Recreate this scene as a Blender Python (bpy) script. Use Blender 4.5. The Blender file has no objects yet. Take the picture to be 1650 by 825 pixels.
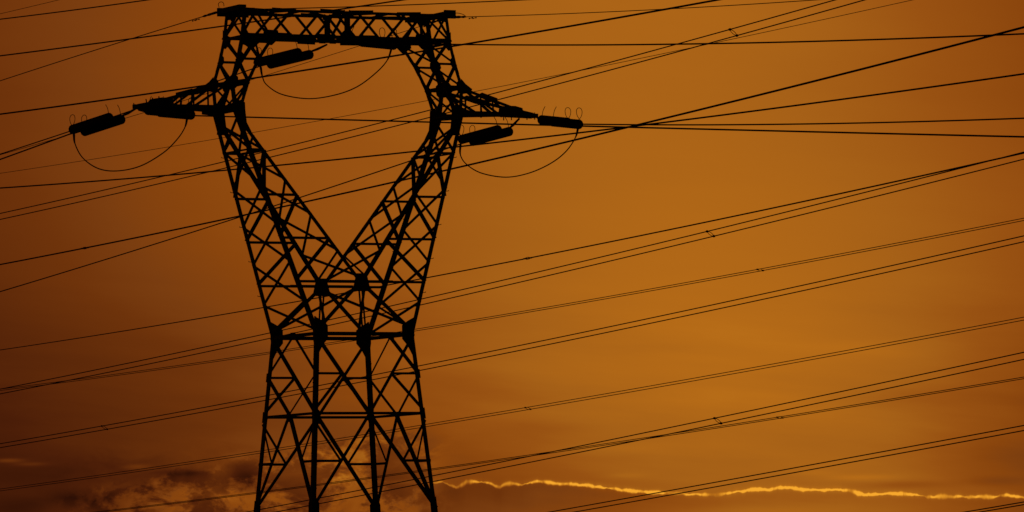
import bpy, bmesh, math, random
from mathutils import Vector, Matrix
random.seed(7)
SC = bpy.context.scene
COL = SC.collection

# ------------------------------------------------------------------ camera
FPX, IW, IH = 10000.0, 1650.0, 825.0
PITCH, ROLL = 0.05719, -0.01772
EYE = Vector((0, 0, 1.7))
FWD = Vector((0, math.cos(PITCH), math.sin(PITCH)))
_U = Vector((0, -math.sin(PITCH), math.cos(PITCH)))
_R = Vector((1, 0, 0))
RGT = _R*math.cos(ROLL) + _U*math.sin(ROLL)
UPV = -_R*math.sin(ROLL) + _U*math.cos(ROLL)
cd = bpy.data.cameras.new('camera'); cam = bpy.data.objects.new('camera', cd); COL.objects.link(cam)
cd.sensor_width = 36.0; cd.lens = 36.0*FPX/IW
cd.clip_start = 1.0; cd.clip_end = 60000.0
cam.matrix_world = Matrix(((RGT.x, UPV.x, -FWD.x, EYE.x), (RGT.y, UPV.y, -FWD.y, EYE.y), (RGT.z, UPV.z, -FWD.z, EYE.z), (0, 0, 0, 1)))
SC.camera = cam

# line direction and pylon frame (surveyed from the photograph)
TH = 0.47502
XD = Vector((math.cos(TH), math.sin(TH), 0)); YD = Vector((-math.sin(TH), math.cos(TH), 0)); ZD = Vector((0, 0, 1))
ORG = Vector((-6.1283, 222.0, 0))
def T(x, y, z): return ORG + XD*x + YD*y + ZD*z          # pylon frame -> world
def sight(px, py): return FWD*FPX + RGT*(px-IW/2) - UPV*(py-IH/2)
def on_line(px, py, x):                                    # point of the vertical plane x = const (along the line) seen at px,py
    d = sight(px, py); t = (x - (EYE-ORG).dot(XD))/d.dot(XD)
    return EYE + d*t

# ------------------------------------------------------------------ materials
def lin(c): return tuple(((v/255)/12.92 if v/255 <= .04045 else ((v/255+.055)/1.055)**2.4) for v in c) + (1,)
def steel(name, base, rough, metal, scale, amount):
    m = bpy.data.materials.new(name); m.use_nodes = True; nt = m.node_tree; b = nt.nodes['Principled BSDF']
    tc = nt.nodes.new('ShaderNodeTexCoord'); n = nt.nodes.new('ShaderNodeTexNoise'); n.inputs['Scale'].default_value = scale; n.inputs['Detail'].default_value = 5
    r = nt.nodes.new('ShaderNodeValToRGB')
    r.color_ramp.elements[0].position = .3; r.color_ramp.elements[1].position = .7
    r.color_ramp.elements[0].color = tuple(v*(1-amount) for v in base)+(1,); r.color_ramp.elements[1].color = tuple(v*(1+amount) for v in base)+(1,)
    nt.links.new(tc.outputs['Object'], n.inputs['Vector']); nt.links.new(n.outputs['Fac'], r.inputs['Fac']); nt.links.new(r.outputs['Color'], b.inputs['Base Color'])
    b.inputs['Roughness'].default_value = rough; b.inputs['Metallic'].default_value = metal
    b.inputs['Specular IOR Level'].default_value = .2
    return m
M_STEEL = steel('weathered_steel', (.11, .09, .085), .8, 0, 3, .3)
M_BOLT = steel('bolt_steel', (.05, .046, .042), .75, 0, 20, .2)
M_GLASS = steel('brown_glazed_porcelain', (.04, .018, .012), .55, 0, 8, .2)
M_WIRE = steel('oxidised_aluminium', (.05, .045, .042), .75, 0, 12, .25)
M_CONC = steel('footing_concrete', (.3, .28, .25), .9, 0, 6, .2)

# ------------------------------------------------------------------ mesh helpers
def obj(name, bm, mat, parent=None, loc=None, smooth=False):
    me = bpy.data.meshes.new(name)
    if loc is not None: bmesh.ops.translate(bm, verts=bm.verts, vec=-Vector(loc))
    bmesh.ops.recalc_face_normals(bm, faces=bm.faces)
    if smooth:
        for f in bm.faces: f.smooth = True
    bm.to_mesh(me); bm.free(); me.materials.append(mat)
    o = bpy.data.objects.new(name, me); COL.objects.link(o)
    if loc is not None: o.location = loc
    if parent is not None: o.parent = parent
    return o
def tag(o, label, cat, group=None):
    o['label'] = label; o['category'] = cat
    if group: o['group'] = group
    return o
def empty(name, loc, rz=0):
    o = bpy.data.objects.new(name, None); COL.objects.link(o); o.location = loc; o.rotation_euler = (0, 0, rz); o.empty_display_size = .3
    return o
def V(*a): return Vector(a)
def prism(bm, base, ext):
    vs = [bm.verts.new(p) for p in base]; ws = [bm.verts.new(p+ext) for p in base]
    bm.faces.new(vs); bm.faces.new(ws[::-1]); n = len(vs)
    for i in range(n): bm.faces.new((vs[i], ws[i], ws[(i+1) % n], vs[(i+1) % n]))
def box(bm, c, a, b, d):                                   # centre and three half-axes
    prism(bm, [c-a-b-d, c+a-b-d, c+a+b-d, c-a+b-d], d*2)
def angle(bm, P, Q, s, d1, d2, t=None):                    # rolled L-section, heel on PQ, legs along d1 and d2
    P, Q = Vector(P), Vector(Q); u = (Q-P).normalized(); t = t or max(.009, s*.1)
    d1 = Vector(d1); d1 = (d1-u*d1.dot(u)).normalized()
    d2 = Vector(d2); d2 = d2-u*d2.dot(u); d2 = (d2-d1*d2.dot(d1)).normalized()
    prof = [V(0,0,0), d1*s, d1*s+d2*t, d1*t+d2*t, d1*t+d2*s, d2*s]
    prism(bm, [P+p for p in prof], Q-P)
def tube(bm, pts, r, n=8, close=False):
    pts = [Vector(p) for p in pts]; rings = []; m = len(pts)
    ref = None
    for i, p in enumerate(pts):
        if close: d = (pts[(i+1) % m]-pts[i-1]).normalized()
        else: d = (pts[min(i+1, m-1)]-pts[max(i-1, 0)]).normalized()
        if ref is None: ref = d.orthogonal().normalized()
        ref = (ref-d*ref.dot(d)).normalized(); w = d.cross(ref)
        rr = r[i] if isinstance(r, (list, tuple)) else r
        rings.append([bm.verts.new(p+ref*math.cos(2*math.pi*k/n)*rr+w*math.sin(2*math.pi*k/n)*rr) for k in range(n)])
    for i in range(m if close else m-1):
        a, b = rings[i], rings[(i+1) % m]
        for k in range(n): bm.faces.new((a[k], a[(k+1) % n], b[(k+1) % n], b[k]))
    if not close: bm.faces.new(rings[0][::-1]); bm.faces.new(rings[-1])
def lathe(bm, P, Q, prof, n=14):                           # prof: (distance from P, radius)
    u = (Q-P).normalized()
    tube(bm, [P+u*d for d, r in prof], [r for d, r in prof], n)
def spline(pts, per=8):
    pts = [Vector(p) for p in pts]; out = []
    q = [pts[0]*2-pts[1]]+pts+[pts[-1]*2-pts[-2]]
    for i in range(1, len(q)-2):
        for k in range(per):
            t = k/per; a, b, c, d = q[i-1], q[i], q[i+1], q[i+2]
            out.append(.5*((2*b)+(c-a)*t+(2*a-5*b+4*c-d)*t*t+(3*b-a-3*c+d)*t**3))
    return out+[pts[-1]]

# ------------------------------------------------------------------ the pylon
PYL = empty('pylon', ORG, TH)
tag(PYL, 'dark steel lattice pylon with Y-shaped fork, open window and top beam', 'pylon')
def pobj(name, bm, mat=M_STEEL, parent=None):              # geometry is in the pylon frame
    return obj(name, bm, mat, parent or PYL)
def lerp(a, b, t): return a+(b-a)*t
def brace(P, Q, s, n, parent, name='brace', flip=1):
    """one angle bar on a lattice face with outward normal n"""
    P, Q, n = Vector(P), Vector(Q), Vector(n); u = (Q-P).normalized(); n = (n-u*n.dot(u)).normalized()
    w = n.cross(u)*flip; b = bmesh.new()
    angle(b, P-w*s*.5, Q-w*s*.5, s, w, -n)
    return pobj(name, b, M_STEEL, parent)
def plate(pts, n, parent, t=.016, name='gusset_plate'):
    n = Vector(n).normalized(); b = bmesh.new(); pts = [Vector(p) for p in pts]
    prism(b, [p+n*.004 for p in pts], n*t)
    return pobj(name, b, M_STEEL, parent)
def step_bolts(P, Q, dirs, parent, gap=.36, start=.2, ln=.16):
    P, Q = Vector(P), Vector(Q); L = (Q-P).length; u = (Q-P)/L; k = 0; d = start
    while d < L-.1:
        w = Vector(dirs[k % len(dirs)]).normalized(); b = bmesh.new(); p = P+u*d
        tube(b, [p-w*.02, p+w*ln, p+w*(ln-.005)+V(0,0,.03)], .012, 6)
        pobj('step_bolt', b, M_BOLT, parent); d += gap; k += 1

# levels: half widths across (x) and along (y) the line, height
def half(z): return 1.935+(11.645-z)*.083
ZG, ZB, ZA, ZW, ZC, ZK, ZN, ZM, ZD_, ZT = 0.0, 5.43, 8.81, 11.645, 13.506, 19.62, 20.62, 21.45, 22.25, 23.25
BW, BC, BK = 1.87, 1.64, .87
def corner(sx, sy, z): h = half(z); return V(sx*h, sy*(h if z < 11.6 else BW), z)

legs = {}
for sx in (-1, 1):
    for sy in (-1, 1):
        b = bmesh.new()
        angle(b, corner(sx, sy, .25), corner(sx, sy, ZW), .158, V(-sx,0,0), V(0,-sy,0), .016)
        L = pobj('leg', b); legs[sx, sy] = L
        b = bmesh.new(); c = corner(sx, sy, .1); c.z = 0
        prism(b, [c+V(i,j,-.4) for i, j in ((-.5,-.5),(.5,-.5),(.5,.5),(-.5,.5))], V(0,0,.55)); prism(b, [c+V(i,j,.15) for i, j in ((-.3,-.3),(.3,-.3),(.3,.3),(-.3,.3))], V(0,0,.2))
        pobj('footing', b, M_CONC)
for k in ((-1, -1), (1, 1)):
    sx, sy = k
    step_bolts(corner(sx, sy, 2.6), corner(sx, sy, ZW), [(-sx, 0, .05), (0, -sy, .05)], legs[k], gap=.42)

def face(kind, s):
    """the four faces of the square body: 'y' faces look along the line, 'x' faces across it"""
    if kind == 'y': return (lambda u, z: V(u*half(z), s*(half(z) if z < 11.6 else BW), z)), V(0, s, 0)
    return (lambda u, z: V(s*half(z), u*(half(z) if z < 11.6 else BW), z)), V(s, 0, 0)
for kind in 'yx':
    for s in (-1, 1):
        F, n = face(kind, s)
        # foot panel, ground to lower ring
        for u in (-1, 1):
            brace(F(u, .4), F(0, ZB-.5), .115, n, PYL, 'diagonal_brace', u)
            brace(F(u*.5, 2.9), F(u, 2.9), .07, n, PYL, 'horizontal_strut')
            # lower ring to middle ring: inverted V with redundant bars
            A, B_, top = F(u, ZA), F(u, ZB), F(0, ZA)
            brace(top, B_, .115, n, PYL, 'diagonal_brace', u)
            m = lerp(top, B_, .5)
            q = F(u, m.z)
            brace(q, m, .09, n, PYL, 'horizontal_strut', -u)
            brace(F(u, ZA-.25), m, .068, n, PYL, 'diagonal_brace')
        brace(F(-1, ZB-.25), F(1, ZB-.25), .085, n, PYL, 'horizontal_strut')
        brace(F(-1, ZA), F(1, ZA), .095, n, PYL, 'horizontal_strut')
        brace(F(-1, ZW), F(1, ZW), .13, n, PYL, 'horizontal_strut')
        for u in (-1, 1):
            if kind == 'y':                                # upright V
                a, c = F(u, ZW), F(0, ZA); brace(a, c, .115, n, PYL, 'diagonal_brace', -u)
                m = lerp(a, c, .5); brace(F(u, m.z), m, .085, n, PYL, 'horizontal_strut')
                brace(m, F(u, ZA+.1), .085, n, PYL, 'diagonal_brace')
            else:                                          # diamond
                m = F(u, (ZW+ZA)/2)
                brace(F(0, ZW), m, .095 if u*s < 0 else .065, n, PYL, 'diagonal_brace', u); brace(m, F(0, ZA), .095 if u*s < 0 else .065, n, PYL, 'diagonal_brace', -u)
                plate([F(u*1.0, m.z-.16), F(u*.93, m.z-.16), F(u*.93, m.z+.16), F(u*1.0, m.z+.16)], n, PYL)
        # gussets of the rings
        for z, w, h in ((ZA, .13, .2),):
            for u in (-1, 1):
                e = 1-w*1.9/half(z)
                plate([F(u, z-h), F(u*(e+.04), z-h*.55), F(u*e, z), F(u*(e+.04), z+h*.55), F(u, z+h)], n, PYL)
            if z == ZA:
                c = F(0, z); d = (F(1, z)-F(-1, z)).normalized()
                plate([c-d*.1+V(0,0,-.24), c+d*.1+V(0,0,-.24), c+d*.13+V(0,0,.13), c-d*.13+V(0,0,.13)], n, PYL)
        for u in (-1, 1):
            d = (F(1, ZB)-F(-1, ZB)).normalized()*-u; c = F(u, ZB)
            plate([F(u, ZB-.5), F(u, ZB-.5)+d*.27, c+d*.27+V(0,0,.2), c+d*.2+V(0,0,.3), F(u, ZB+.4)], n, PYL)
        # big waist gussets
        d = (F(1, ZW)-F(-1, ZW)).normalized()
        for u in (-1, 1):
            c = F(u, ZW)
            wd = .47 if kind == 'y' else .2
            plate([c+V(0,0,-.78)-d*u*.06, c-d*u*(wd*.55)+V(0,0,-.42), c-d*u*wd+V(0,0,-.18), c-d*u*wd+V(0,0,.30), c-d*u*(wd*.5)+V(0,0,.47), c+V(0,0,.62)-d*u*.02+(d*u*.08), c+d*u*.03+V(0,0,.2)], n, PYL)
        if kind == 'x':
            c = F(0, ZW); plate([c-d*.24+V(0,0,-.1), c+d*.24+V(0,0,-.1), c+d*.2+V(0,0,.12), c-d*.2+V(0,0,.12)], n, PYL)
# bars from the waist corners up to the two centre nodes under the fork
for s in (-1, 1):
    C = V(0, s*BC, ZC)
    for u in (-1, 1):
        W_ = V(u*1.92, s*BW, ZW)
        brace(C+V(u*.12, 0, -.1), W_+V(-u*.25, 0, .3), .11, (0, s, 0), PYL, 'diagonal_brace')
        brace(V(u*1.6, s*BW, ZW+.38), V(u*.15, -s*BC, ZC-.15), .075, (u, 0, 1), PYL, 'diagonal_brace')
    for k in (-.07, .05):
        brace(V(k, s*(BC-.02), ZC-.3), V(k, s*BW, ZW), .05, (0, s, 0), PYL, 'vertical_strut')
    plate([C+V(-.20,0,.30), C+V(.20,0,.30), C+V(.30,0,-.1), C+V(.36,0,-.34), C+V(-.36,0,-.34), C+V(-.30,0,-.1)], (0, s, 0), PYL, .03)
    brace(V(-1.8*.68-.02, s*(BC+.02), ZC+.02), V(1.8*.68+.02, s*(BC+.02), ZC+.02), .08, (0, s, 0), PYL, 'horizontal_strut')

# ---- fork arms
def zlev(l): return l
OUT_Z = [ZW+.15, 12.80, 14.22, 15.58, 16.92, 18.24, ZK-.25]       # nodes of the outer lattice face
INN_Z = [ZC+.25, 14.65, 15.95, 17.18, 18.22, 19.2]              # nodes of the inner lattice face
RUN_Z = [ZC, 15.06, 16.60, 18.20]                                  # rungs of the faces along the line
for sx in (-1, 1):
    def outer(sy, z):
        t = (z-ZW)/(ZK-ZW); return V(sx*lerp(1.935, 4.55, t), sy*lerp(BW, .94, t), z)
    def inner(sy, z):
        t = (z-ZC)/(ZK-ZC); return V(sx*min(.742*(z-ZC)-.05, 4.2), sy*lerp(BC, BK, t), z)
    b = bmesh.new()
    for sy in (-1, 1):
        angle(b, outer(sy, ZW), outer(sy, ZK), .145, V(-sx, 0, 0), V(0, -sy, 0), .015)
        angle(b, inner(sy, ZC-.1), inner(sy, 19.23), .135, V(sx, 0, 0), V(0, -sy, 0), .014)
    ARM = pobj('fork_arm', b); ARM['label'] = 'left slanting lattice arm of the fork' if sx < 0 else 'right slanting lattice arm of the fork'
    nO, nI = V(sx*.95, 0, -.3), V(-sx*.8, 0, .6)
    for k in range(len(OUT_Z)-1):
        z0, z1 = OUT_Z[k], OUT_Z[k+1]
        for sy in (-1, 1):
            brace(outer(sy, z0), outer(-sy, z1), .068, nO, ARM)
    for k in range(len(INN_Z)-1):
        z0, z1 = INN_Z[k], INN_Z[k+1]
        for sy in (-1, 1):
            brace(inner(sy, z0), inner(-sy, z1), .068, nI, ARM)
    for sy in (-1, 1):
        n = V(0, sy, 0)
        for i, z in enumerate(RUN_Z):
            brace(outer(sy, z), inner(sy, z)+V(sx*.02, 0, 0), .09, n, ARM)
            if i: brace(inner(sy, z), outer(sy, RUN_Z[i-1]+.04), .11, n, ARM)
        brace(inner(sy, ZK-.9), outer(sy, RUN_Z[-1]), .07, n, ARM)
    for z in (18.2,):
        brace(outer(-1, z), outer(1, z), .06, nO, ARM); brace(inner(-1, z), inner(1, z), .07, nI, ARM)
    step_bolts(outer(-1 if sx < 0 else 1, ZW+.6), outer(-1 if sx < 0 else 1, ZK-.6), [(-sx, 0, .1), (0, 1 if sx < 0 else -1, .1)], ARM, gap=.62)
    step_bolts(outer(1 if sx < 0 else -1, ZW+1.3), outer(1 if sx < 0 else -1, ZK-.6), [(sx, 0, .1)], ARM, gap=1.3, ln=.1)

    # ---- window post: knee to beam
    PO = [(ZK, 4.5, BK), (ZN, 4.60, .83), (ZM, 4.34, .82), (ZD_, 4.16, .81), (ZT, 4.03, .80)]
    PI = [(ZK, 4.22, BK), (ZN, 3.89, .83), (ZM, 3.44, .82), (ZD_, 2.86, .81)]
    def po(i, sy): z, x, y = PO[i]; return V(sx*x, sy*y, z)
    def pi(i, sy): z, x, y = PI[i]; return V(sx*x, sy*y, z)
    b = bmesh.new()
    for sy in (-1, 1):
        for i in range(4): angle(b, po(i, sy), po(i+1, sy), .12, V(-sx, 0, 0), V(0, -sy, 0), .013)
        for i in range(3): angle(b, pi(i, sy), pi(i+1, sy), .12, V(sx, 0, .3), V(0, -sy, 0), .013)
    for z, x, y in (PO[1], PO[3]): angle(b, V(sx*x, -y, z), V(sx*x, y, z), .08, V(-sx, 0, 0), V(0, 0, -1))
    for z, x, y in (PI[1], PI[3]): angle(b, V(sx*x, -y, z), V(sx*x, y, z), .08, V(sx, 0, 0), V(0, 0, -1))
    POST = pobj('window_post', b); POST['label'] = 'left upright lattice side of the window' if sx < 0 else 'right upright lattice side of the window'
    for sy in (-1, 1):
        n = V(0, sy, 0)
        brace(po(1, sy), pi(1, sy), .12, n, POST); brace(po(2, sy), pi(2, sy), .085, n, POST)
        brace(po(2, sy), pi(1, sy), .1, n, POST); brace(po(3, sy)+V(-sx*.1,0,0), pi(2, sy), .1, n, POST)
        brace(pi(3, sy), lerp(po(3, sy), po(4, sy), .1), .09, n, POST)
        # vertical of the beam end, standing over the inner corner
        if sx > 0 and sy < 0: brace(V(sx*2.97, sy*.81, ZD_), V(sx*2.97, sy*.80, ZT), .12, n, POST)
        brace(po(3, sy), V(sx*3.58, sy*.8, ZT-.05), .1, n, POST); brace(V(sx*3.02, sy*.81, ZD_), V(sx*3.58, sy*.8, ZT-.05), .09, n, POST)
        brace(pi(1, sy), po(0, sy)+V(0,0,.15), .08, n, POST)
        for fn, i, mir, h, w in ((pi, 1, 1, .36, .27), (po, 1, -1, .34, .27), (pi, 2, 1, .36, .25), (po, 2, -1, .36, .24)):
            c = fn(i, sy); ua = (fn(i+1, sy)-c).normalized(); ub = (fn(i-1, sy)-c).normalized(); X = V(sx*mir, 0, 0)
            plate([c+ub*h, c, c+ua*h, c+ua*h*.5+X*w*.8, c+X*w, c+ub*h*.5+X*w*.8], n, POST)
        pp = pi(3, sy); plate([pp+V(-sx*.18,0,-.03), pp+V(-sx*.12,0,.24), pp+V(sx*.42,0,.26), pp+V(sx*.5,0,-.1), pp+V(sx*.2,0,-.3), pp+V(sx*.12,0,-.3)], n, POST)
        pp = po(3, sy); plate([pp+V(-sx*.02,0,.36), pp+V(-sx*.18,0,.2), pp+V(-sx*.34,0,.05), pp+V(-sx*.3,0,-.14), pp+V(-sx*.12,0,-.32), pp+V(0,0,-.3)], n, POST)
        pp = po(4, sy); plate([pp+V(0,0,-.3), pp+V(-sx*.3,0,-.26), pp+V(-sx*.42,0,-.05), pp+V(-sx*.4,0,.02), pp+V(sx*.03,0,.02)], n, POST)
        K = lambda x, dz: V(sx*x, sy*BK, ZK+dz)                # knee plate
        plate([outer(sy, ZK-.75)+V(sx*.03,0,0), inner(sy, ZK-.78), K(4.04, -.45), K(4.09, -.02), K(4.10, .26), K(4.24, .36), K(4.98, .10), K(4.98, -.05), K(4.50, -.09), K(4.36, -.36)], n, POST, .02)
    for (i0, i1) in ((0, 1), (1, 2), (2, 3)):
        for sy in ((-1, 1) if i0 == 0 else (-1,)):
            brace(pi(i0, sy), pi(i1, -sy), .055, V(-sx, 0, -.5), POST); brace(po(i0, sy), po(i1, -sy), .055, V(sx, 0, 0), POST)
    for i in (0, 1): brace(pi(i, -1), pi(i, 1), .07, V(-sx, 0, 0), POST); brace(po(i, -1), po(i, 1), .07, V(sx, 0, 0), POST)
    for sy in (-1, 1): brace(po(3, sy), po(4, -sy), .06, V(sx, 0, 0), POST)

    # ---- cross-arm
    TIP = V(sx*7.72, 0, 19.70)
    b = bmesh.new()
    ab = lambda sy, t: lerp(V(sx*4.42, sy*BK, ZK+.02), TIP+V(0, sy*.06, 0), t)
    at_ = lambda sy, t: lerp(V(sx*4.58, sy*.83, ZN), TIP+V(-sx*.15, sy*.06, .16), t)
    for sy in (-1, 1):
        angle(b, ab(sy, 0), ab(sy, 1), .13, V(0, 0, 1), V(0, -sy, 0), .013)
        angle(b, at_(sy, 0), at_(sy, 1), .105, V(0, 0, -1), V(0, -sy, 0), .012)
    XA = pobj('cross_arm', b); XA['label'] = 'left cross-arm' if sx < 0 else 'right cross-arm'
    for sy in (-1, 1):
        n = V(sx*.1, sy, 0)
        for t in (.0, .30, .48):
            if t: brace(ab(sy, t), at_(sy, t-.02), .085 if t < .2 else .07, n, XA)
        brace(V(sx*4.58, sy*.83, ZN), ab(sy, 0.02), .075, n, XA)
        brace(at_(sy, .0), ab(sy, .48), .085, n, XA); brace(at_(sy, .45), ab(sy, .70), .075, n, XA)
        q = lambda P, dx, dz: P+V(sx*dx, 0, dz)
        plate([q(ab(sy, .66), 0, .0), q(ab(sy, .66), .05, .36), q(at_(sy, .82), 0, .05), q(TIP+V(0, sy*.07, 0), -.38, .30), q(TIP+V(0, sy*.07, 0), -.3, .2), q(TIP+V(0, sy*.07, 0), .12, .12), q(TIP+V(0, sy*.07, 0), .12, -.08)], n, XA)
        plate([q(at_(sy, .28), -.2, -.06), q(at_(sy, .28), .05, .06), q(at_(sy, .5), .1, .05), q(at_(sy, .5), .1, -.14), q(at_(sy, .4), 0, -.16)], n, XA)
        plate([q(V(sx*4.58, sy*.83, ZN), -.05, .3), q(V(sx*4.58, sy*.83, ZN), .12, .12), q(V(sx*4.58, sy*.83, ZN), .38, -.06), q(V(sx*4.58, sy*.83, ZN), .3, -.22), q(V(sx*4.58, sy*.83, ZN), -.1, -.24)], n, XA)
    for t0, t1 in ((0, .3), (.3, .48), (.48, .7)):
        for sy in (-1, 1): brace(ab(sy, t0), ab(-sy, t1), .05, V(0, 0, -1), XA)
    brace(at_(-1, .3), at_(1, .3), .06, V(0, 0, 1), XA); brace(at_(-1, .48), at_(1, .48), .06, V(0, 0, 1), XA)
    b = bmesh.new(); box(b, TIP+V(sx*.1, 0, .02), V(.2, 0, 0), V(0, .1, 0), V(0, 0, .075)); pobj('tip_block', b, M_STEEL, XA)
    for k in range(5):
        b = bmesh.new(); p = lerp(TIP+V(sx*.25, .09, .02), ab(1, .72), k/4.0)
        tube(b, [p+V(0, 0, .13 if k < 3 else -.02), p+V(0, 0, -.13)], .02, 6); pobj('bolt', b, M_BOLT, XA)
    for k in range(3):
        b = bmesh.new(); p = lerp(at_(1, .78), TIP+V(sx*.0, .08, .15), k/3.0)
        tube(b, [p+V(0, 0, -.05), p+V(sx*.03, 0, .1)], .022, 6); pobj('bolt', b, M_BOLT, XA)

# ---- top beam
b = bmesh.new()
for sy in (-1, 1):
    angle(b, V(-4.16, sy*.81, ZD_), V(4.16, sy*.81, ZD_), .12, V(0, 0, 1), V(0, -sy, 0), .013)
    angle(b, V(-4.03, sy*.80, ZT), V(4.03, sy*.80, ZT), .10, V(0, 0, -1), V(0, -sy, 0), .013)
BEAM = pobj('top_beam', b); BEAM['label'] = 'long lattice beam across the top'
for sy in (-1, 1):
    n = V(0, sy, 0)
    for xc in (-2.61, -.86, .86, 2.61):
        for f in (-1, 1):
            brace(V(xc-f*.40, sy*.81, ZD_+.06), V(xc+f*.40, sy*.80, ZT-.06), .105, n, BEAM)
    b = bmesh.new(); box(b, V(0, sy*.83, (ZD_+ZT)/2), V(.115, 0, 0), V(0, .012, 0), V(0, 0, .5)); pobj('vertical_plate', b, M_STEEL, BEAM)
    for u in (-1, 1):
        plate([V(u*.08, sy*.82, ZD_-.02), V(u*.34, sy*.82, ZD_-.02), V(u*.26, sy*.82, ZD_+.2), V(u*.08, sy*.82, ZD_+.34)], n, BEAM)
        plate([V(u*.08, sy*.81, ZT+.05), V(u*.2, sy*.81, ZT+.02), V(u*.18, sy*.81, ZT-.14), V(u*.08, sy*.81, ZT-.22)], n, BEAM)
        # splice and bearing plates along the chords
        for x0, x1, zb, zt in ((.08, 1.05, ZT-.05, ZT+.06), (2.0, 2.95, ZT-.06, ZT+.05), (3.3, 4.12, ZT-.12, ZT+(.12 if sy > 0 else .03)), (3.12, 3.6, ZT-.17, ZT-.03)):
            plate([V(u*x0, sy*.802, zb), V(u*x1, sy*.802, zb), V(u*x1, sy*.802, zt), V(u*x0, sy*.802, zt-.03)], n, BEAM, .02, 'splice_plate')
        for x0, x1 in ((.5, 1.2), (2.2, 3.0)):
            plate([V(u*x0, sy*.812, ZD_-.07), V(u*x1, sy*.812, ZD_-.06), V(u*x1, sy*.812, ZD_+.16), V(u*x0, sy*.812, ZD_+.15)], n, BEAM, .02, 'splice_plate')
for z in (ZD_, ZT):
    xs = [-4.03, -3.1, -1.75, 0, 1.75, 3.1, 4.03]
    for i, x in enumerate(xs):
        brace(V(x, -.8, z), V(x, .8, z), .07, V(0, 0, 1 if z == ZT else -1), BEAM)
        if i: brace(V(xs[i-1], .8*(-1)**i, z), V(x, -.8*(-1)**i, z), .055, V(0, 0, 1 if z == ZT else -1), BEAM)
brace(V(-.08, -.8, ZD_+.05), V(.08, .8, ZT-.1), .075, V(1, 0, 0), BEAM); brace(V(.08, .8, ZD_+.05), V(-.08, -.8, ZT-.1), .075, V(1, 0, 0), BEAM)
# earth-wire brackets at the beam ends
for sx in (-1, 1):
    b = bmesh.new(); box(b, V(sx*4.12, 0, ZT+.03), V(.14, 0, 0), V(0, .86, 0), V(0, 0, .09)); pobj('earth_wire_bracket', b, M_STEEL, BEAM)
    b = bmesh.new(); box(b, V(sx*4.1, .86*(-sx), ZT+.0), V(.22, 0, 0), V(0, .05, 0), V(0, 0, .15)); pobj('bracket_lug', b, M_STEEL, BEAM)

# ------------------------------------------------------------------ insulators, jumpers
def insulator(name_label, x, anchor, a_px, b_px, grp='tension insulator sets on the pylon'):
    """double tension string in the vertical plane x = const; anchor on the steel, tower end and line end sighted"""
    A, Bp = on_line(*a_px, x), on_line(*b_px, x)
    root = empty('insulator_set', A); tag(root, name_label, 'insulator', grp)
    L = (Bp-A).length; u = (Bp-A)/L
    side = XD; w = (side.cross(u)).normalized()
    if w.z < 0: w = -w
    def io(nm, bm, m, sm=False): return obj(nm, bm, m, root, A, sm) if False else _child(nm, bm, m, root, A, sm)
    n = max(10, round(L/.17)); pitch = L/n
    for sgn in (-1, 1):
        P = A+side*.23*sgn-w*.03*sgn; prof = [(-.08, .03), (-.02, .03)]
        for k in range(n):
            d = k*pitch
            prof += [(d, .055), (d+pitch*.25, .06), (d+pitch*.34, .12), (d+pitch*.52, .178), (d+pitch*.64, .178), (d+pitch*.74, .11), (d+pitch*.8, .05)]
        prof += [(L+.02, .035), (L+.1, .03)]
        bm = bmesh.new(); lathe(bm, P, P+u, prof); io('disc_string', bm, M_GLASS, True)
    for P, f in ((A, -1), (Bp, 1)):
        bm = bmesh.new(); q = P+u*.1*f
        prism(bm, [q-side*.32-u*.05*f-w*.012, q+side*.32-u*.05*f-w*.012, q+side*.1+u*.2*f-w*.012, q-side*.1+u*.2*f-w*.012], w*.024)
        io('yoke_plate', bm, M_STEEL)
    anchor = Vector(anchor); q = A-u*.28; bm = bmesh.new(); tube(bm, [q, lerp(q, anchor, .5)+V(0, 0, -.02), anchor], [.03, .05, .035], 8); io('tower_link', bm, M_STEEL)
    for sgn in (-1, 1):
        P = Bp+side*.23*sgn-u*.02; bm = bmesh.new(); pts = []
        for k in range(19):
            a = -math.pi/2+.25+(2*math.pi-.5)*k/18
            pts.append(P+V(0, 0, .38)+(u*.8+side*(.25 if u.dot(YD) < 0 else -.25))*(.17*math.cos(a)*(1+.25*math.sin(a)))+V(0, 0, .19*math.sin(a)))
        pts = [P+u*.03+V(0, 0, .1)]+pts+[P-u*.03+V(0, 0, .1)]
        tube(bm, pts, .0115, 6); io('arcing_horn', bm, M_BOLT)
        P = A+side*.23*sgn+u*.12; bm = bmesh.new()
        tube(bm, spline([P+V(0, 0, .08), P+u*.04+V(0, 0, .26), P+u*.12+V(0, 0, .40), P+u*.26+V(0, 0, .53)], 4), .0115, 6); io('arcing_horn', bm, M_BOLT)
    bm = bmesh.new(); q = Bp+u*.25; tube(bm, [q, q+u*.25, q+u*.3], [.05, .045, .02], 8); io('line_clamp', bm, M_STEEL)
    return root, q+u*.2
def _child(nm, bm, m, root, loc, sm):
    return obj(nm, bm, m, root, loc, sm) if False else _fix(obj(nm, bm, m, None, loc, sm), root, loc)
def _fix(o, root, loc):
    o.parent = root; o.location = (0, 0, 0); return o

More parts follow.
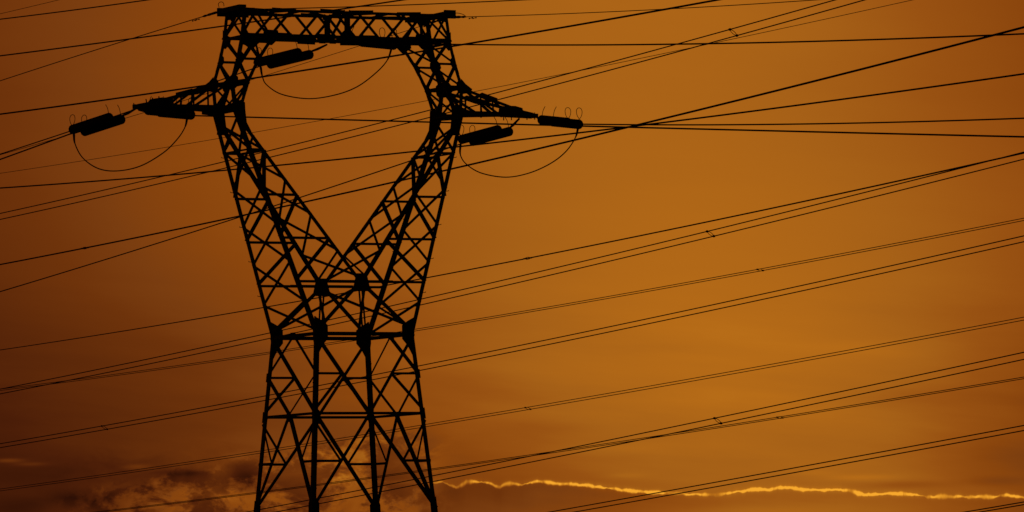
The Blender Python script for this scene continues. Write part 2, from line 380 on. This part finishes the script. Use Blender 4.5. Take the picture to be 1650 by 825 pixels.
XL, XR = -7.8, 7.72
insulator('insulator set reaching out left from the tip of the left cross-arm, clear against the sky', XL, T(-7.9, .05, 19.66), (187, 190.5), (126, 210.5))
insulator('insulator set lying dark against the underside of the left cross-arm', XL, T(-7.85, -.06, 19.6), (247, 179), (299, 183.5))
insulator('insulator set hanging inside the window below the top beam, pointing down left', 0.0, T(0, .9, 22.2), (491, 86), (426, 102), )
insulator('insulator set hidden against the bottom chord of the top beam, right half', 0.0, T(0, -.9, 22.25), (573, 66), (626, 71))
insulator('insulator set slanting down left beneath the right cross-arm', XR, T(7.3, .05, 19.6), (813, 210), (752, 226.5))
insulator('insulator set stretching right from the tip of the right cross-arm, clear against the sky', XR, T(7.95, -.05, 19.7), (880, 194.5), (925, 199))

def wire(name, pts, r, label, cat, grp=None, n=8):
    bm = bmesh.new(); tube(bm, pts, r, n)
    return tag(obj(name, bm, M_WIRE, None, pts[0], True), label, cat, grp)
for x, pix, lab in (
    (XL, [(119, 216), (121, 232), (133, 254), (157, 271), (187, 275.5), (225, 268), (262, 247), (285, 225), (298, 205), (302, 187)], 'slack jumper loop hanging under the left cross-arm'),
    (0.0, [(420, 108), (423, 124), (430, 137), (454, 152), (497, 159), (540, 153), (575, 140), (605, 118), (624, 97), (632, 74)], 'slack jumper loop hanging inside the window below the top beam'),
    (XR, [(742, 232), (742, 250), (752, 265), (776, 279), (815, 285.5), (852, 279), (886, 264), (911, 245), (927, 222), (932, 203)], 'slack jumper loop hanging under the right cross-arm')):
    P = spline([on_line(*p, x) for p in pix], 7)
    j = wire('jumper_cable', P, .022, lab, 'cable', 'jumper loops on the pylon')
    for seg in (P[:8], P[-8:]):
        bm = bmesh.new(); tube(bm, seg, [.045, .045, .042, .04, .038, .034, .03, .02] if seg is not P[-8:] and seg[0] == P[0] else [.02, .03, .034, .038, .04, .042, .045, .045], 8)
        o = obj('jumper_clamp', bm, M_STEEL, None, P[0]); o.parent = j; o.location = (0, 0, 0)

# ------------------------------------------------------------------ overhead wires (each a sagging span in its own vertical plane)
def sag(x, p3):
    """parabola z(s) through three sighted points of the plane x; s runs along the line"""
    q = [on_line(*p, x) for p in p3]; s = [(p-ORG).dot(YD) for p in q]; z = [p.z for p in q]
    (s0, s1, s2), (z0, z1, z2) = s, z
    d1, d2 = (z1-z0)/(s1-s0), (z2-z1)/(s2-s1); c2 = (d2-d1)/(s2-s0)
    return (lambda t: z0+d1*(t-s0)+c2*(t-s0)*(t-s1)), c2
def s_of(px, x):
    p = on_line(px, 400, x); return (p-ORG).dot(YD)
def plane_x(D):                                             # plane whose line crosses column 1152 at distance D
    p = EYE+sight(1152, 600)*(D/FPX); return (p-ORG).dot(XD)
def span(x, fz, pa, pb, dz=0.0, dx=0.0, n=140):
    sa, sb = s_of(pa, x), s_of(pb, x)
    return [ORG+XD*(x+dx)+YD*(sa+(sb-sa)*k/n)+ZD*(fz(sa+(sb-sa)*k/n)+dz) for k in range(n+1)]
INFO = []
def radius(wpx, D): return wpx*(1.6 if 1.0 <= wpx < 1.6 else 1.28 if wpx > 1.5 else 1.42)*D/FPX/2
def own(name, x, p3, wpx, pa, pb, label, cat, grp):
    f, c2 = sag(x, p3); P = span(x, f, pa, pb); D = (P[len(P)//2]-EYE).length
    INFO.append((label[:40], round(x, 1), round(f(s_of(pa, x)), 1), round(f(s_of(pb, x)), 1), round(c2*1e4, 2)))
    return wire(name, P, radius(wpx, 220), label, cat, grp)
G1 = 'conductors held by the pylon'
own('conductor_wire', XL, [(118, 214), (60, 235.2), (0, 257)], 2.0, 119, -1300, 'thick wire running from the left insulator set to the left edge', 'wire', G1)
own('conductor_wire', 0.0, [(421, 106), (211, 178.5), (0, 248.5)], 1.7, 422, -1300, 'wire falling left from the window insulator, skimming the top of the left cross-arm', 'wire', G1)
own('conductor_wire', XR, [(745, 231), (345, 363), (0, 470)], 1.4, 747, -1300, 'wire falling left from under the right cross-arm, across the V of the fork', 'wire', G1)
own('conductor_wire', XL, [(301, 186), (740, 198), (1650, 220.5)], 1.8, 299, 6000, 'nearly level wire passing under both cross-arms, lower of the two reaching the right edge', 'wire', G1)
own('conductor_wire', 0.0, [(634, 70), (1100, 71), (1650, 54.5)], 1.8, 631, 6000, 'nearly level wire leaving the top beam rightwards, reaching high on the right edge', 'wire', G1)
own('conductor_wire', XR, [(933, 200), (1170, 201), (1650, 190.5)], 1.8, 930, 6000, 'nearly level wire from the right cross-arm insulator, upper of the two reaching the right edge', 'wire', G1)
G2 = 'earth wires on the top beam'
def earth(x, p3, pa, pb, label, w=1.0):
    o = own('earth_wire', x, p3, w, pa, pb, label, 'wire', G2)
    f, c2 = sag(x, p3); d = 1 if pb > pa else -1
    a = pa if abs(pa) < 1600 else pb
    bm = bmesh.new(); P = span(x, f, pa, pa+d*22, n=6); tube(bm, P, [.05, .05, .045, .05, .03, .045, .02], 8)
    base = Vector(o.location); c = obj('dead_end_clamp', bm, M_STEEL, None, base); c.parent = o; c.location = (0, 0, 0)
    for k in (30, 36):
        q = span(x, f, pa+d*k, pa+d*(k+1), n=1)[0]; bm = bmesh.new()
        tube(bm, [q+V(0, 0, -.05)-YD*.12, q+V(0, 0, -.05)-YD*.07, q+V(0, 0, -.05)+YD*.07, q+V(0, 0, -.05)+YD*.12], [.03, .012, .012, .03], 6)
        c = obj('damper', bm, M_STEEL, None, base); c.parent = o; c.location = (0, 0, 0)
earth(-4.2, [(352, 19), (211, 62.6), (0, 130.3)], 354, -1300, 'thin earth wire falling left from the left end of the top beam')
earth(4.1, [(722, 28), (420, 124), (0, 249.5)], 724, -1300, 'thin earth wire falling left from the right end of the beam, behind the window', .75)
earth(-4.2, [(375, 15.5), (640, 8.5), (850, -.5)], 372, 6000, 'thin earth wire rising right just above the top beam', 1.0)
earth(4.1, [(737, 27.5), (1000, 18.2), (1320, -.5)], 735, 6000, 'thin earth wire rising right from the right end of the beam', .9)
for lab, x, pix in (('small wire bond arching over the left end of the top beam', -4.2, [(353, 12), (352, 6), (356, 3), (360, 5), (361, 10)]),
                    ('small wire bond arching off the right end of the top beam', 4.1, [(726, 22), (736, 21), (744, 22.5), (749, 25), (751, 28)])):
    tag(wire('bonding_wire', spline([on_line(*p, x) for p in pix], 5), .012, lab, 'cable'), lab, 'cable', 'bonds on the top beam')

G3 = 'wires of the neighbouring lines'
def single(D, p3, wpx, pa, pb, label):
    x = plane_x(D); f, c2 = sag(x, p3); P = span(x, f, pa, pb)
    INFO.append((label[:40], D, round(f(s_of(pa, x)), 1), round(f(s_of(pb, x)), 1), round(c2*1e4, 2)))
    wire('overhead_wire', P, radius(wpx, D), label, 'wire', G3)
single(165, [(0, 184), (580, 99), (1155, 0)], 2.6, -1300, 5000, 'heaviest black wire, crossing the window and rising right to the top edge')
single(175, [(0, 90), (360, 42), (648, 0)], 2.2, -1300, 5000, 'black wire crossing the top beam lattice and leaving through the top edge beside it')
single(210, [(0, 31), (120, 16), (237, 0)], 1.5, -1300, 5000, 'dark wire cutting the top left corner, lower of the two there')
single(300, [(0, 22.3), (48, 11.02), (95, -.2)], .75, -600, 1500, 'faint brown wire cutting the extreme top left corner')
single(470, [(0, 279.3), (700, 160), (1470, 0)], .7, -1300, 5000, 'faint brown wire crossing behind the window posts and rising to the top edge')
single(170, [(0, 303), (742, 236), (1650, 119)], 2.2, -1300, 5000, 'heavy black wire crossing the V just under the cross-arms and rising to the right edge')

G4 = 'bundle spacers on the twin wires'
def spacer(A, B, label):
    root = empty('bundle_spacer', (A+B)/2); tag(root, label, 'spacer', G4); c = (A+B)/2
    u = (B-A); L = u.length; u /= L; w = u.cross(YD).normalized()
    bm = bmesh.new()
    tube(bm, [c+u*math.cos(2*math.pi*k/16)*L*.42+w*math.sin(2*math.pi*k/16)*.075 for k in range(16)], .02, 6, True)
    o = obj('frame', bm, M_STEEL, None, c); o.parent = root; o.location = (0, 0, 0)
    for q in (A, B):
        bm = bmesh.new(); box(bm, q, YD*.1, u*.055, w*.05); o = obj('clamp', bm, M_STEEL, None, c); o.parent = root; o.location = (0, 0, 0)
def pair(D, p3, wpx, gap, at, pa, pb, word, spc=None, w=.46):
    """twin bundle: upper wire through p3, lower wire a fixed bundle offset away (gap: sighted px gap at column at)"""
    x = plane_x(D); f, c2 = sag(x, p3); P = span(x, f, pa, pb)
    s = s_of(at, x); q = ORG+XD*x+YD*s+ZD*f(s); Dq = (q-EYE).dot(FWD)
    dp = FPX*w*math.cos(TH)/Dq                                   # lateral px of the bundle
    e = 1.0; s2 = s_of(at+e, x); q2 = ORG+XD*x+YD*s2+ZD*f(s2)
    def pxy(p): d = p-EYE; z = d.dot(FWD); return IW/2+FPX*d.dot(RGT)/z, IH/2-FPX*d.dot(UPV)/z
    (x0, y0), (x1, y1) = pxy(q), pxy(q2); sl = (y1-y0)/(x1-x0)
    xo, yo = pxy(q+XD*w); g0 = (yo-y0)-sl*(xo-x0)                # gap of a level bundle
    dz = -(gap-g0)*Dq/FPX
    INFO.append((word[:40], D, round(f(s_of(pa, x)), 1), round(f(s_of(pb, x)), 1), round(c2*1e4, 2), 'dz', round(dz, 2), 'g0', round(g0, 1)))
    wire('overhead_wire', P, radius(wpx, D), 'upper wire of the '+word, 'wire', G3)
    wire('overhead_wire', span(x, f, pa, pb, dz, w), radius(wpx, D), 'lower wire of the '+word, 'wire', G3)
    if spc:
        s = s_of(spc[0], x); a = ORG+XD*x+YD*s+ZD*f(s); spacer(a, a+XD*w+ZD*dz, spc[1])
pair(360, [(0, 344), (640, 191), (1345, 0)], 1.25, 13.0, 1188, -1300, 5000, 'steep twin pair crossing behind the right cross-arm', (1183, 'tilted spacer on the steep twin pair near the top edge'))
pair(385, [(0, 426), (700, 278), (1650, 43)], 1.3, .7, 138, -1300, 5000, 'tight pair crossing the V to the upper right corner', (132, 'flat spacer on the tight twin pair left of the fork'))
pair(395, [(0, 564), (700, 445), (1650, 246)], 1.05, .5, 851, -1300, 5000, 'tight twin pair touching the right foot of the fork', (845, 'flat spacer on the tight pair right of the fork foot'))
pair(375, [(0, 627), (676, 482.5), (1650, 245)], 1.15, 10.3, 1145, -1300, 5000, 'wide twin pair crossing the waist plates of the pylon', (1140, 'tilted spacer on the wide pair from the waist plates, mid right'))
pair(480, [(0, 627), (669, 530.5), (1650, 351.5)], .85, 3.4, 1226, -1300, 5000, 'faint brown pair passing just below the waist plates', (1220, 'flat spacer on the faint brown pair in the middle right'))
pair(400, [(0, 715), (673, 590), (1650, 380)], 1.1, 8.6, 1180, -1300, 5000, 'twin pair crossing the body midway between waist and middle ring', (160, 'tilted spacer near the left edge above the dark clouds'))
pair(480, [(0, 788), (685, 684), (1650, 511)], .85, 4.3, 1180, -1300, 5000, 'brown pair crossing the body just under the middle ring', (842, 'tilted spacer on the brown pair, nearest the right of the lower body'))
pair(385, [(398, 825), (894, 727), (1650, 567.6)], 1.1, 10.4, 1152, -100, 5000, 'twin pair rising from the lowest visible braces to the right edge', (1146, 'tilted spacer above the glowing cloud edge'))
pair(490, [(161, 824), (894, 727), (1650, 607.5)], .85, 2.4, 1253, -1300, 5000, 'tight brown pair just above the glowing cloud, crossing another pair', (1247, 'flat dark spacer on the tight brown pair at lower right'))
pair(400, [(886, 825), (1200, 768.5), (1650, 685.5)], 1.1, 7.8, 1400, 400, 5000, 'twin pair rising through the glowing cloud edge at lower right')
pair(420, [(1555, 825), (1602.5, 816.97), (1650, 808.8)], 1.1, 4.2, 1600, 900, 5000, 'short twin pair in the bottom right corner')

# ------------------------------------------------------------------ ground (below the frame, carries the pylon)
bm = bmesh.new(); ring = [bm.verts.new((30000*math.cos(2*math.pi*k/96), 30000*math.sin(2*math.pi*k/96), 0)) for k in range(96)]; bm.faces.new(ring)
mg = bpy.data.materials.new('dry_meadow'); mg.use_nodes = True; nt = mg.node_tree; b = nt.nodes['Principled BSDF']
tc = nt.nodes.new('ShaderNodeTexCoord'); n1 = nt.nodes.new('ShaderNodeTexNoise'); n1.inputs['Scale'].default_value = .35; n1.inputs['Detail'].default_value = 9
rp = nt.nodes.new('ShaderNodeValToRGB'); rp.color_ramp.elements[0].color = (.03, .035, .014, 1); rp.color_ramp.elements[1].color = (.09, .08, .035, 1); rp.color_ramp.elements[0].position = .3; rp.color_ramp.elements[1].position = .7
nt.links.new(tc.outputs['Object'], n1.inputs['Vector']); nt.links.new(n1.outputs['Fac'], rp.inputs['Fac']); nt.links.new(rp.outputs['Color'], b.inputs['Base Color']); b.inputs['Roughness'].default_value = .95
gr = obj('ground', bm, mg); gr['kind'] = 'structure'; gr['label'] = 'dark meadow under the lines'; gr['category'] = 'ground'

# ------------------------------------------------------------------ sky: sunset veil and cloud bank in world directions
SUN_AZ, SUN_EL = .0425, .0075
wd = bpy.data.worlds.new('World'); SC.world = wd; wd.use_nodes = True; nt = wd.node_tree; nt.nodes.clear(); LK = nt.links
def val(v):
    n = nt.nodes.new('ShaderNodeValue'); n.outputs[0].default_value = v; return n.outputs[0]
def mth(op, a, b=None, c=None, clamp=False):
    n = nt.nodes.new('ShaderNodeMath'); n.operation = op; n.use_clamp = clamp
    for i, v in enumerate((a, b, c)):
        if v is None: continue
        if isinstance(v, (int, float)): n.inputs[i].default_value = v
        else: LK.new(v, n.inputs[i])
    return n.outputs[0]
tc = nt.nodes.new('ShaderNodeTexCoord'); nrm = nt.nodes.new('ShaderNodeVectorMath'); nrm.operation = 'NORMALIZE'; LK.new(tc.outputs['Generated'], nrm.inputs[0])
sp = nt.nodes.new('ShaderNodeSeparateXYZ'); LK.new(nrm.outputs['Vector'], sp.inputs[0])
A_ = mth('MULTIPLY', mth('ARCTAN2', sp.outputs['X'], sp.outputs['Y']), 10.0)      # azimuth, tenths of a radian
E_ = mth('MULTIPLY', mth('ARCSINE', sp.outputs['Z']), 10.0)                        # elevation
def vec(x, y, z=0.0):
    n = nt.nodes.new('ShaderNodeCombineXYZ')
    for i, v in enumerate((x, y, z)):
        if isinstance(v, (int, float)): n.inputs[i].default_value = v
        else: LK.new(v, n.inputs[i])
    return n.outputs[0]
def noise(v, scale, detail=4, rough=.55, dist=0.0):
    n = nt.nodes.new('ShaderNodeTexNoise'); n.inputs['Scale'].default_value = scale; n.inputs['Detail'].default_value = detail; n.inputs['Roughness'].default_value = rough; n.inputs['Distortion'].default_value = dist
    LK.new(v, n.inputs['Vector']); return mth('SUBTRACT', n.outputs['Fac'], .5)
def gauss(a, e, a0, e0, sa, se):
    p = mth('POWER', mth('DIVIDE', mth('SUBTRACT', a, a0), sa), 2.0); q = mth('POWER', mth('DIVIDE', mth('SUBTRACT', e, e0), se), 2.0)
    return mth('EXPONENT', mth('MULTIPLY', mth('ADD', p, q), -1.0))
def smooth(v, lo, hi):
    n = nt.nodes.new('ShaderNodeMapRange'); n.interpolation_type = 'SMOOTHSTEP'; LK.new(v, n.inputs['Value']); n.inputs['From Min'].default_value = lo; n.inputs['From Max'].default_value = hi
    return n.outputs['Result']
def curve(x, lo, hi, pts):
    n = nt.nodes.new('ShaderNodeFloatCurve'); c = n.mapping.curves[0]
    pp = [((a-lo)/(hi-lo), v) for a, v in pts]
    c.points[0].location = pp[0]; c.points[-1].location = pp[-1]
    for p in pp[1:-1]: c.points.new(*p)
    for p in c.points: p.handle_type = 'VECTOR'
    n.mapping.use_clip = False; n.mapping.update()
    LK.new(mth('DIVIDE', mth('SUBTRACT', x, lo), hi-lo), n.inputs['Value']); return n.outputs['Value']
GLOW= [(-0.968, 1.046, 0.054), (-0.972, 0.738, 0.005), (-0.975, 0.479, -0.009), (-0.977, 0.3, -0.038), (-0.979, 0.141, -0.071), (-0.539, 1.042, 0.102), (-0.543, 0.733, 0.123), (-0.547, 0.473, 0.086), (-0.549, 0.294, -0.037), (-0.552, 0.134, 0.088), (-0.117, 1.036, 0.171), (-0.123, 0.727, 0.116), (-0.127, 0.467, 0.093), (-0.13, 0.287, 0.084), (-0.133, 0.127, -0.024), (0.304, 1.028, 0.198), (0.298, 0.719, 0.178), (0.293, 0.459, 0.157), (0.29, 0.279, 0.11), (0.287, 0.12, 0.099), (0.725, 1.019, 0.14), (0.718, 0.71, 0.107), (0.712, 0.451, 0.122), (0.709, 0.271, 0.03), (0.705, 0.112, 0.19), (1.083, 1.009, 0.029), (1.076, 0.701, 0.074), (1.07, 0.443, 0.081), (1.066, 0.264, -0.06), (1.062, 0.105, -0.021)]
EDGE= [(-0.2714, 0.2013), (-0.1914, 0.2049), (-0.1314, 0.2098), (-0.1194, 0.2106), (-0.1094, 0.2065), (-0.0966, 0.2002), (-0.0885, 0.2031), (-0.0804, 0.2099), (-0.0614, 0.2096), (-0.0415, 0.2073), (-0.0345, 0.2031), (-0.0256, 0.2), (-0.0175, 0.2048), (-0.0065, 0.2056), (0.0085, 0.2034), (0.0336, 0.2089), (0.0685, 0.2043), (0.1184, 0.2004), (0.1682, 0.1925), (0.2181, 0.1876), (0.243, 0.1862), (0.2779, 0.1836), (0.3029, 0.1831), (0.3308, 0.1816), (0.3579, 0.1871), (0.3879, 0.1895), (0.4078, 0.1882), (0.4328, 0.1927), (0.4577, 0.1882), (0.4926, 0.1856), (0.5125, 0.1872), (0.5374, 0.1838), (0.5622, 0.1773), (0.5971, 0.1787), (0.617, 0.1783), (0.6666, 0.1724), (0.7163, 0.1714), (0.766, 0.1705), (0.7879, 0.173), (0.8156, 0.1675)]
INTEN= [(-0.2714, 0), (-0.1416, 0), (-0.1296, 0.8), (-0.1036, 0.55), (-0.0936, 0.35), (-0.0796, 0.85), (-0.0417, 0.8), (-0.0237, 0.55), (0.0083, 0.75), (0.0383, 0.9), (0.1282, 1), (0.2281, 1), (0.2481, 0.5), (0.2601, 0.35), (0.276, 0.8), (0.303, 0.7), (0.313, 0.25), (0.328, 0.3), (0.3399, 0.9), (0.3878, 1), (0.4427, 1), (0.4876, 0.85), (0.5175, 1), (0.627, 1), (0.6748, 0.7), (0.6867, 0.5), (0.7116, 0.95), (0.7424, 0.9), (0.7483, 0.5), (0.7662, 0.9), (0.8159, 0.9), (0.8655, 0.8)]

BLOBS= [(-0.7003, 0.1935, 0.06, 0.014, -0.1), (-0.7999, 0.1802, 0.05, 0.015, -0.06), (-0.7495, 0.2351, 0.09, 0.018, -0.04), (-0.8148, 0.2561, 0.024, 0.0035, 0.13), (-0.7811, 0.2496, 0.028, 0.0035, 0.08), (-0.608, 0.2428, 0.022, 0.0045, 0.1), (-0.6553, 0.2107, 0.032, 0.012, 0.05), (-0.4785, 0.2347, 0.02, 0.014, 0.11), (-0.486, 0.2009, 0.028, 0.018, 0.09), (-0.4403, 0.255, 0.034, 0.009, 0.07), (-0.5354, 0.2307, 0.042, 0.006, -0.09), (-0.4329, 0.216, 0.024, 0.016, -0.18), (-0.6007, 0.1978, 0.03, 0.01, -0.04), (-0.3509, 0.2286, 0.046, 0.012, 0.06), (-0.3113, 0.205, 0.04, 0.014, 0.06), (-0.2812, 0.2164, 0.024, 0.007, 0.12), (-0.1913, 0.2109, 0.034, 0.004, 0.08), (-0.1918, 0.1819, 0.06, 0.014, -0.03), (0.5578, 0.2053, 0.062, 0.005, 0.06), (0.4782, 0.2138, 0.04, 0.005, 0.03), (0.7665, 0.1944, 0.06, 0.008, -0.05), (0.6272, 0.192, 0.07, 0.006, -0.05), (0.7772, 0.228, 0.11, 0.034, -0.045), (0.67, 0.3318, 0.12, 0.026, -0.015), (0.3209, 0.3386, 0.16, 0.016, 0.02), (0.4171, 0.1531, 0.17, 0.012, 0.05), (0.1694, 0.2594, 0.09, 0.01, 0.03), (0.0501, 0.2936, 0.07, 0.012, -0.02), (0.1786, 0.2153, 0.03, 0.004, 0.03), (0.5721, 0.4136, 0.13, 0.014, 0.015), (0.2725, 0.4194, 0.12, 0.01, -0.012)]
NISH=.004

lvl = val(.30)
for a0, e0, w in GLOW: lvl = mth('ADD', lvl, mth('MULTIPLY', gauss(A_, E_, a0, e0, .42, .22), w))
# long soft streaks of the veil
lvl = mth('ADD', lvl, mth('MULTIPLY', noise(vec(mth('MULTIPLY', A_, 1.2), mth('ADD', mth('MULTIPLY', E_, 8.0), mth('MULTIPLY', A_, .8))), 1.5, 4), mth('MULTIPLY_ADD', smooth(E_, .65, .3), .11, .03)))
# broken dark cloud low on the left
cl = noise(vec(mth('MULTIPLY', A_, 5.0), mth('MULTIPLY', E_, 9.0), 3.0), 1.6, 6, .6, .6)
msk = mth('MULTIPLY', mth('MULTIPLY', smooth(E_, .30, .235), smooth(A_, -.08, -.24)), smooth(A_, -.84, -.62))
lvl = mth('ADD', lvl, mth('MULTIPLY', mth('MULTIPLY', cl, msk), .30))
cf = noise(vec(mth('MULTIPLY', A_, 1.0), mth('MULTIPLY', E_, 1.5), 7.0), 22.0, 5, .65, .8)
bnd = mth('SUBTRACT', E_, mth('MULTIPLY_ADD', A_, .18, .247+.43*.18))
m2 = mth('MULTIPLY', mth('MULTIPLY', smooth(mth('ADD', bnd, mth('MULTIPLY', cf, .05)), .010, -.006), smooth(A_, -.08, -.22)), smooth(A_, -.78, -.60))
c3 = mth('ADD', noise(vec(mth('MULTIPLY', A_, 1.0), mth('MULTIPLY', E_, 1.5), 2.0), 13.0, 6, .62, .35), mth('MULTIPLY', cf, .35))
lvl = mth('ADD', lvl, mth('MULTIPLY', m2, mth('MULTIPLY_ADD', smooth(c3, -.07, .11), .22, -.075)))
lvl = mth('ADD', lvl, mth('MULTIPLY', gauss(A_, E_, -.40, .27, .10, .04), .05))
for a0, e0, sa, se, w in BLOBS: lvl = mth('ADD', lvl, mth('MULTIPLY', gauss(A_, E_, a0, e0, sa, se), w))
# cloud bank with its glowing edge
wob = mth('ADD', mth('MULTIPLY', noise(vec(A_, 0.0, 1.0), 40.0, 3), .005), mth('MULTIPLY', mth('ABSOLUTE', noise(vec(A_, 0.0, 5.0), 45.0, 2)), -.009))
edge = mth('ADD', curve(A_, -.30, .87, EDGE), wob)
d = mth('SUBTRACT', E_, edge)                                  # above the bank: positive
inside = smooth(A_, -.17, -.10)
below = mth('MULTIPLY', smooth(d, .001, -.003), inside)
lvl = mth('SUBTRACT', lvl, mth('MULTIPLY', mth('MULTIPLY', below, mth('EXPONENT', mth('DIVIDE', d, .024))), mth('MULTIPLY_ADD', smooth(A_, .36, .05), .085, .035)))
inten = mth('MULTIPLY', curve(A_, -.30, .87, INTEN), mth('ADD', .85, mth('MULTIPLY', noise(vec(A_, 0.0, 9.0), 42.0, 4), 4.2), clamp=True))
wid = mth('MAXIMUM', .0008, mth('ADD', .0024, mth('MULTIPLY', noise(vec(A_, 0.0, 13.0), 30.0, 2), .012)))
core = mth('EXPONENT', mth('MULTIPLY', mth('POWER', mth('DIVIDE', mth('ABSOLUTE', d), wid), 3.0), -1.0))
halo = mth('EXPONENT', mth('MULTIPLY', mth('POWER', mth('DIVIDE', d, .0055), 2.0), -1.0))
rim = mth('MULTIPLY', mth('ADD', mth('MULTIPLY', core, .44), mth('MULTIPLY', halo, .07)), mth('MULTIPLY', inten, inside))
lvl = mth('ADD', lvl, rim)
rp = nt.nodes.new('ShaderNodeValToRGB'); el = rp.color_ramp.elements
STOPS = [(0, (0, 0, 0)), (40, (38, 12, 4)), (75, (75, 30, 8)), (110, (109, 51, 11)), (122, (121, 61, 16)), (135, (137, 69, 13)), (150, (151, 81, 18)), (164, (165, 96, 23)), (180, (180, 106, 23)), (215, (215, 138, 34)), (245, (247, 168, 46))]
while len(el) < len(STOPS): el.new(.5)
for e, (p, c) in zip(el, STOPS): e.position = p/255; e.color = lin(c)
LK.new(lvl, rp.inputs['Fac'])
sky = nt.nodes.new('ShaderNodeTexSky'); sky.sky_type = 'NISHITA'; sky.sun_disc = False; sky.sun_elevation = SUN_EL; sky.sun_rotation = SUN_AZ; sky.air_density = 2.0; sky.dust_density = 6.0; sky.ozone_density = 1.0
tn = nt.nodes.new('ShaderNodeMix'); tn.data_type = 'RGBA'; tn.blend_type = 'MULTIPLY'; tn.inputs['Factor'].default_value = 1.0
LK.new(sky.outputs['Color'], tn.inputs[6]); tn.inputs[7].default_value = (1.0, .32, .06, 1)
bg1 = nt.nodes.new('ShaderNodeBackground'); bg1.inputs['Strength'].default_value = 1.0; LK.new(rp.outputs['Color'], bg1.inputs['Color'])
bg2 = nt.nodes.new('ShaderNodeBackground'); bg2.inputs['Strength'].default_value = NISH; LK.new(tn.outputs[2], bg2.inputs['Color'])
ad = nt.nodes.new('ShaderNodeAddShader'); LK.new(bg1.outputs[0], ad.inputs[0]); LK.new(bg2.outputs[0], ad.inputs[1])
wo = nt.nodes.new('ShaderNodeOutputWorld'); LK.new(ad.outputs[0], wo.inputs['Surface'])

sl = bpy.data.lights.new('sun', 'SUN'); sl.energy = .25; sl.angle = math.radians(4); sl.color = (1, .5, .18)   # low sun behind the cloud bank
so = bpy.data.objects.new('sun', sl); COL.objects.link(so)
sd = V(math.sin(SUN_AZ)*math.cos(SUN_EL), math.cos(SUN_AZ)*math.cos(SUN_EL), math.sin(SUN_EL)); so.rotation_euler = sd.to_track_quat('Z', 'Y').to_euler(); so.location = (0, 0, 60)

SC.view_settings.view_transform = 'Standard'; SC.view_settings.look = 'None'; SC.view_settings.exposure = 0; SC.view_settings.gamma = 1
SC.cycles.max_bounces = 4; SC.cycles.use_denoising = False
SC.render.film_transparent = False
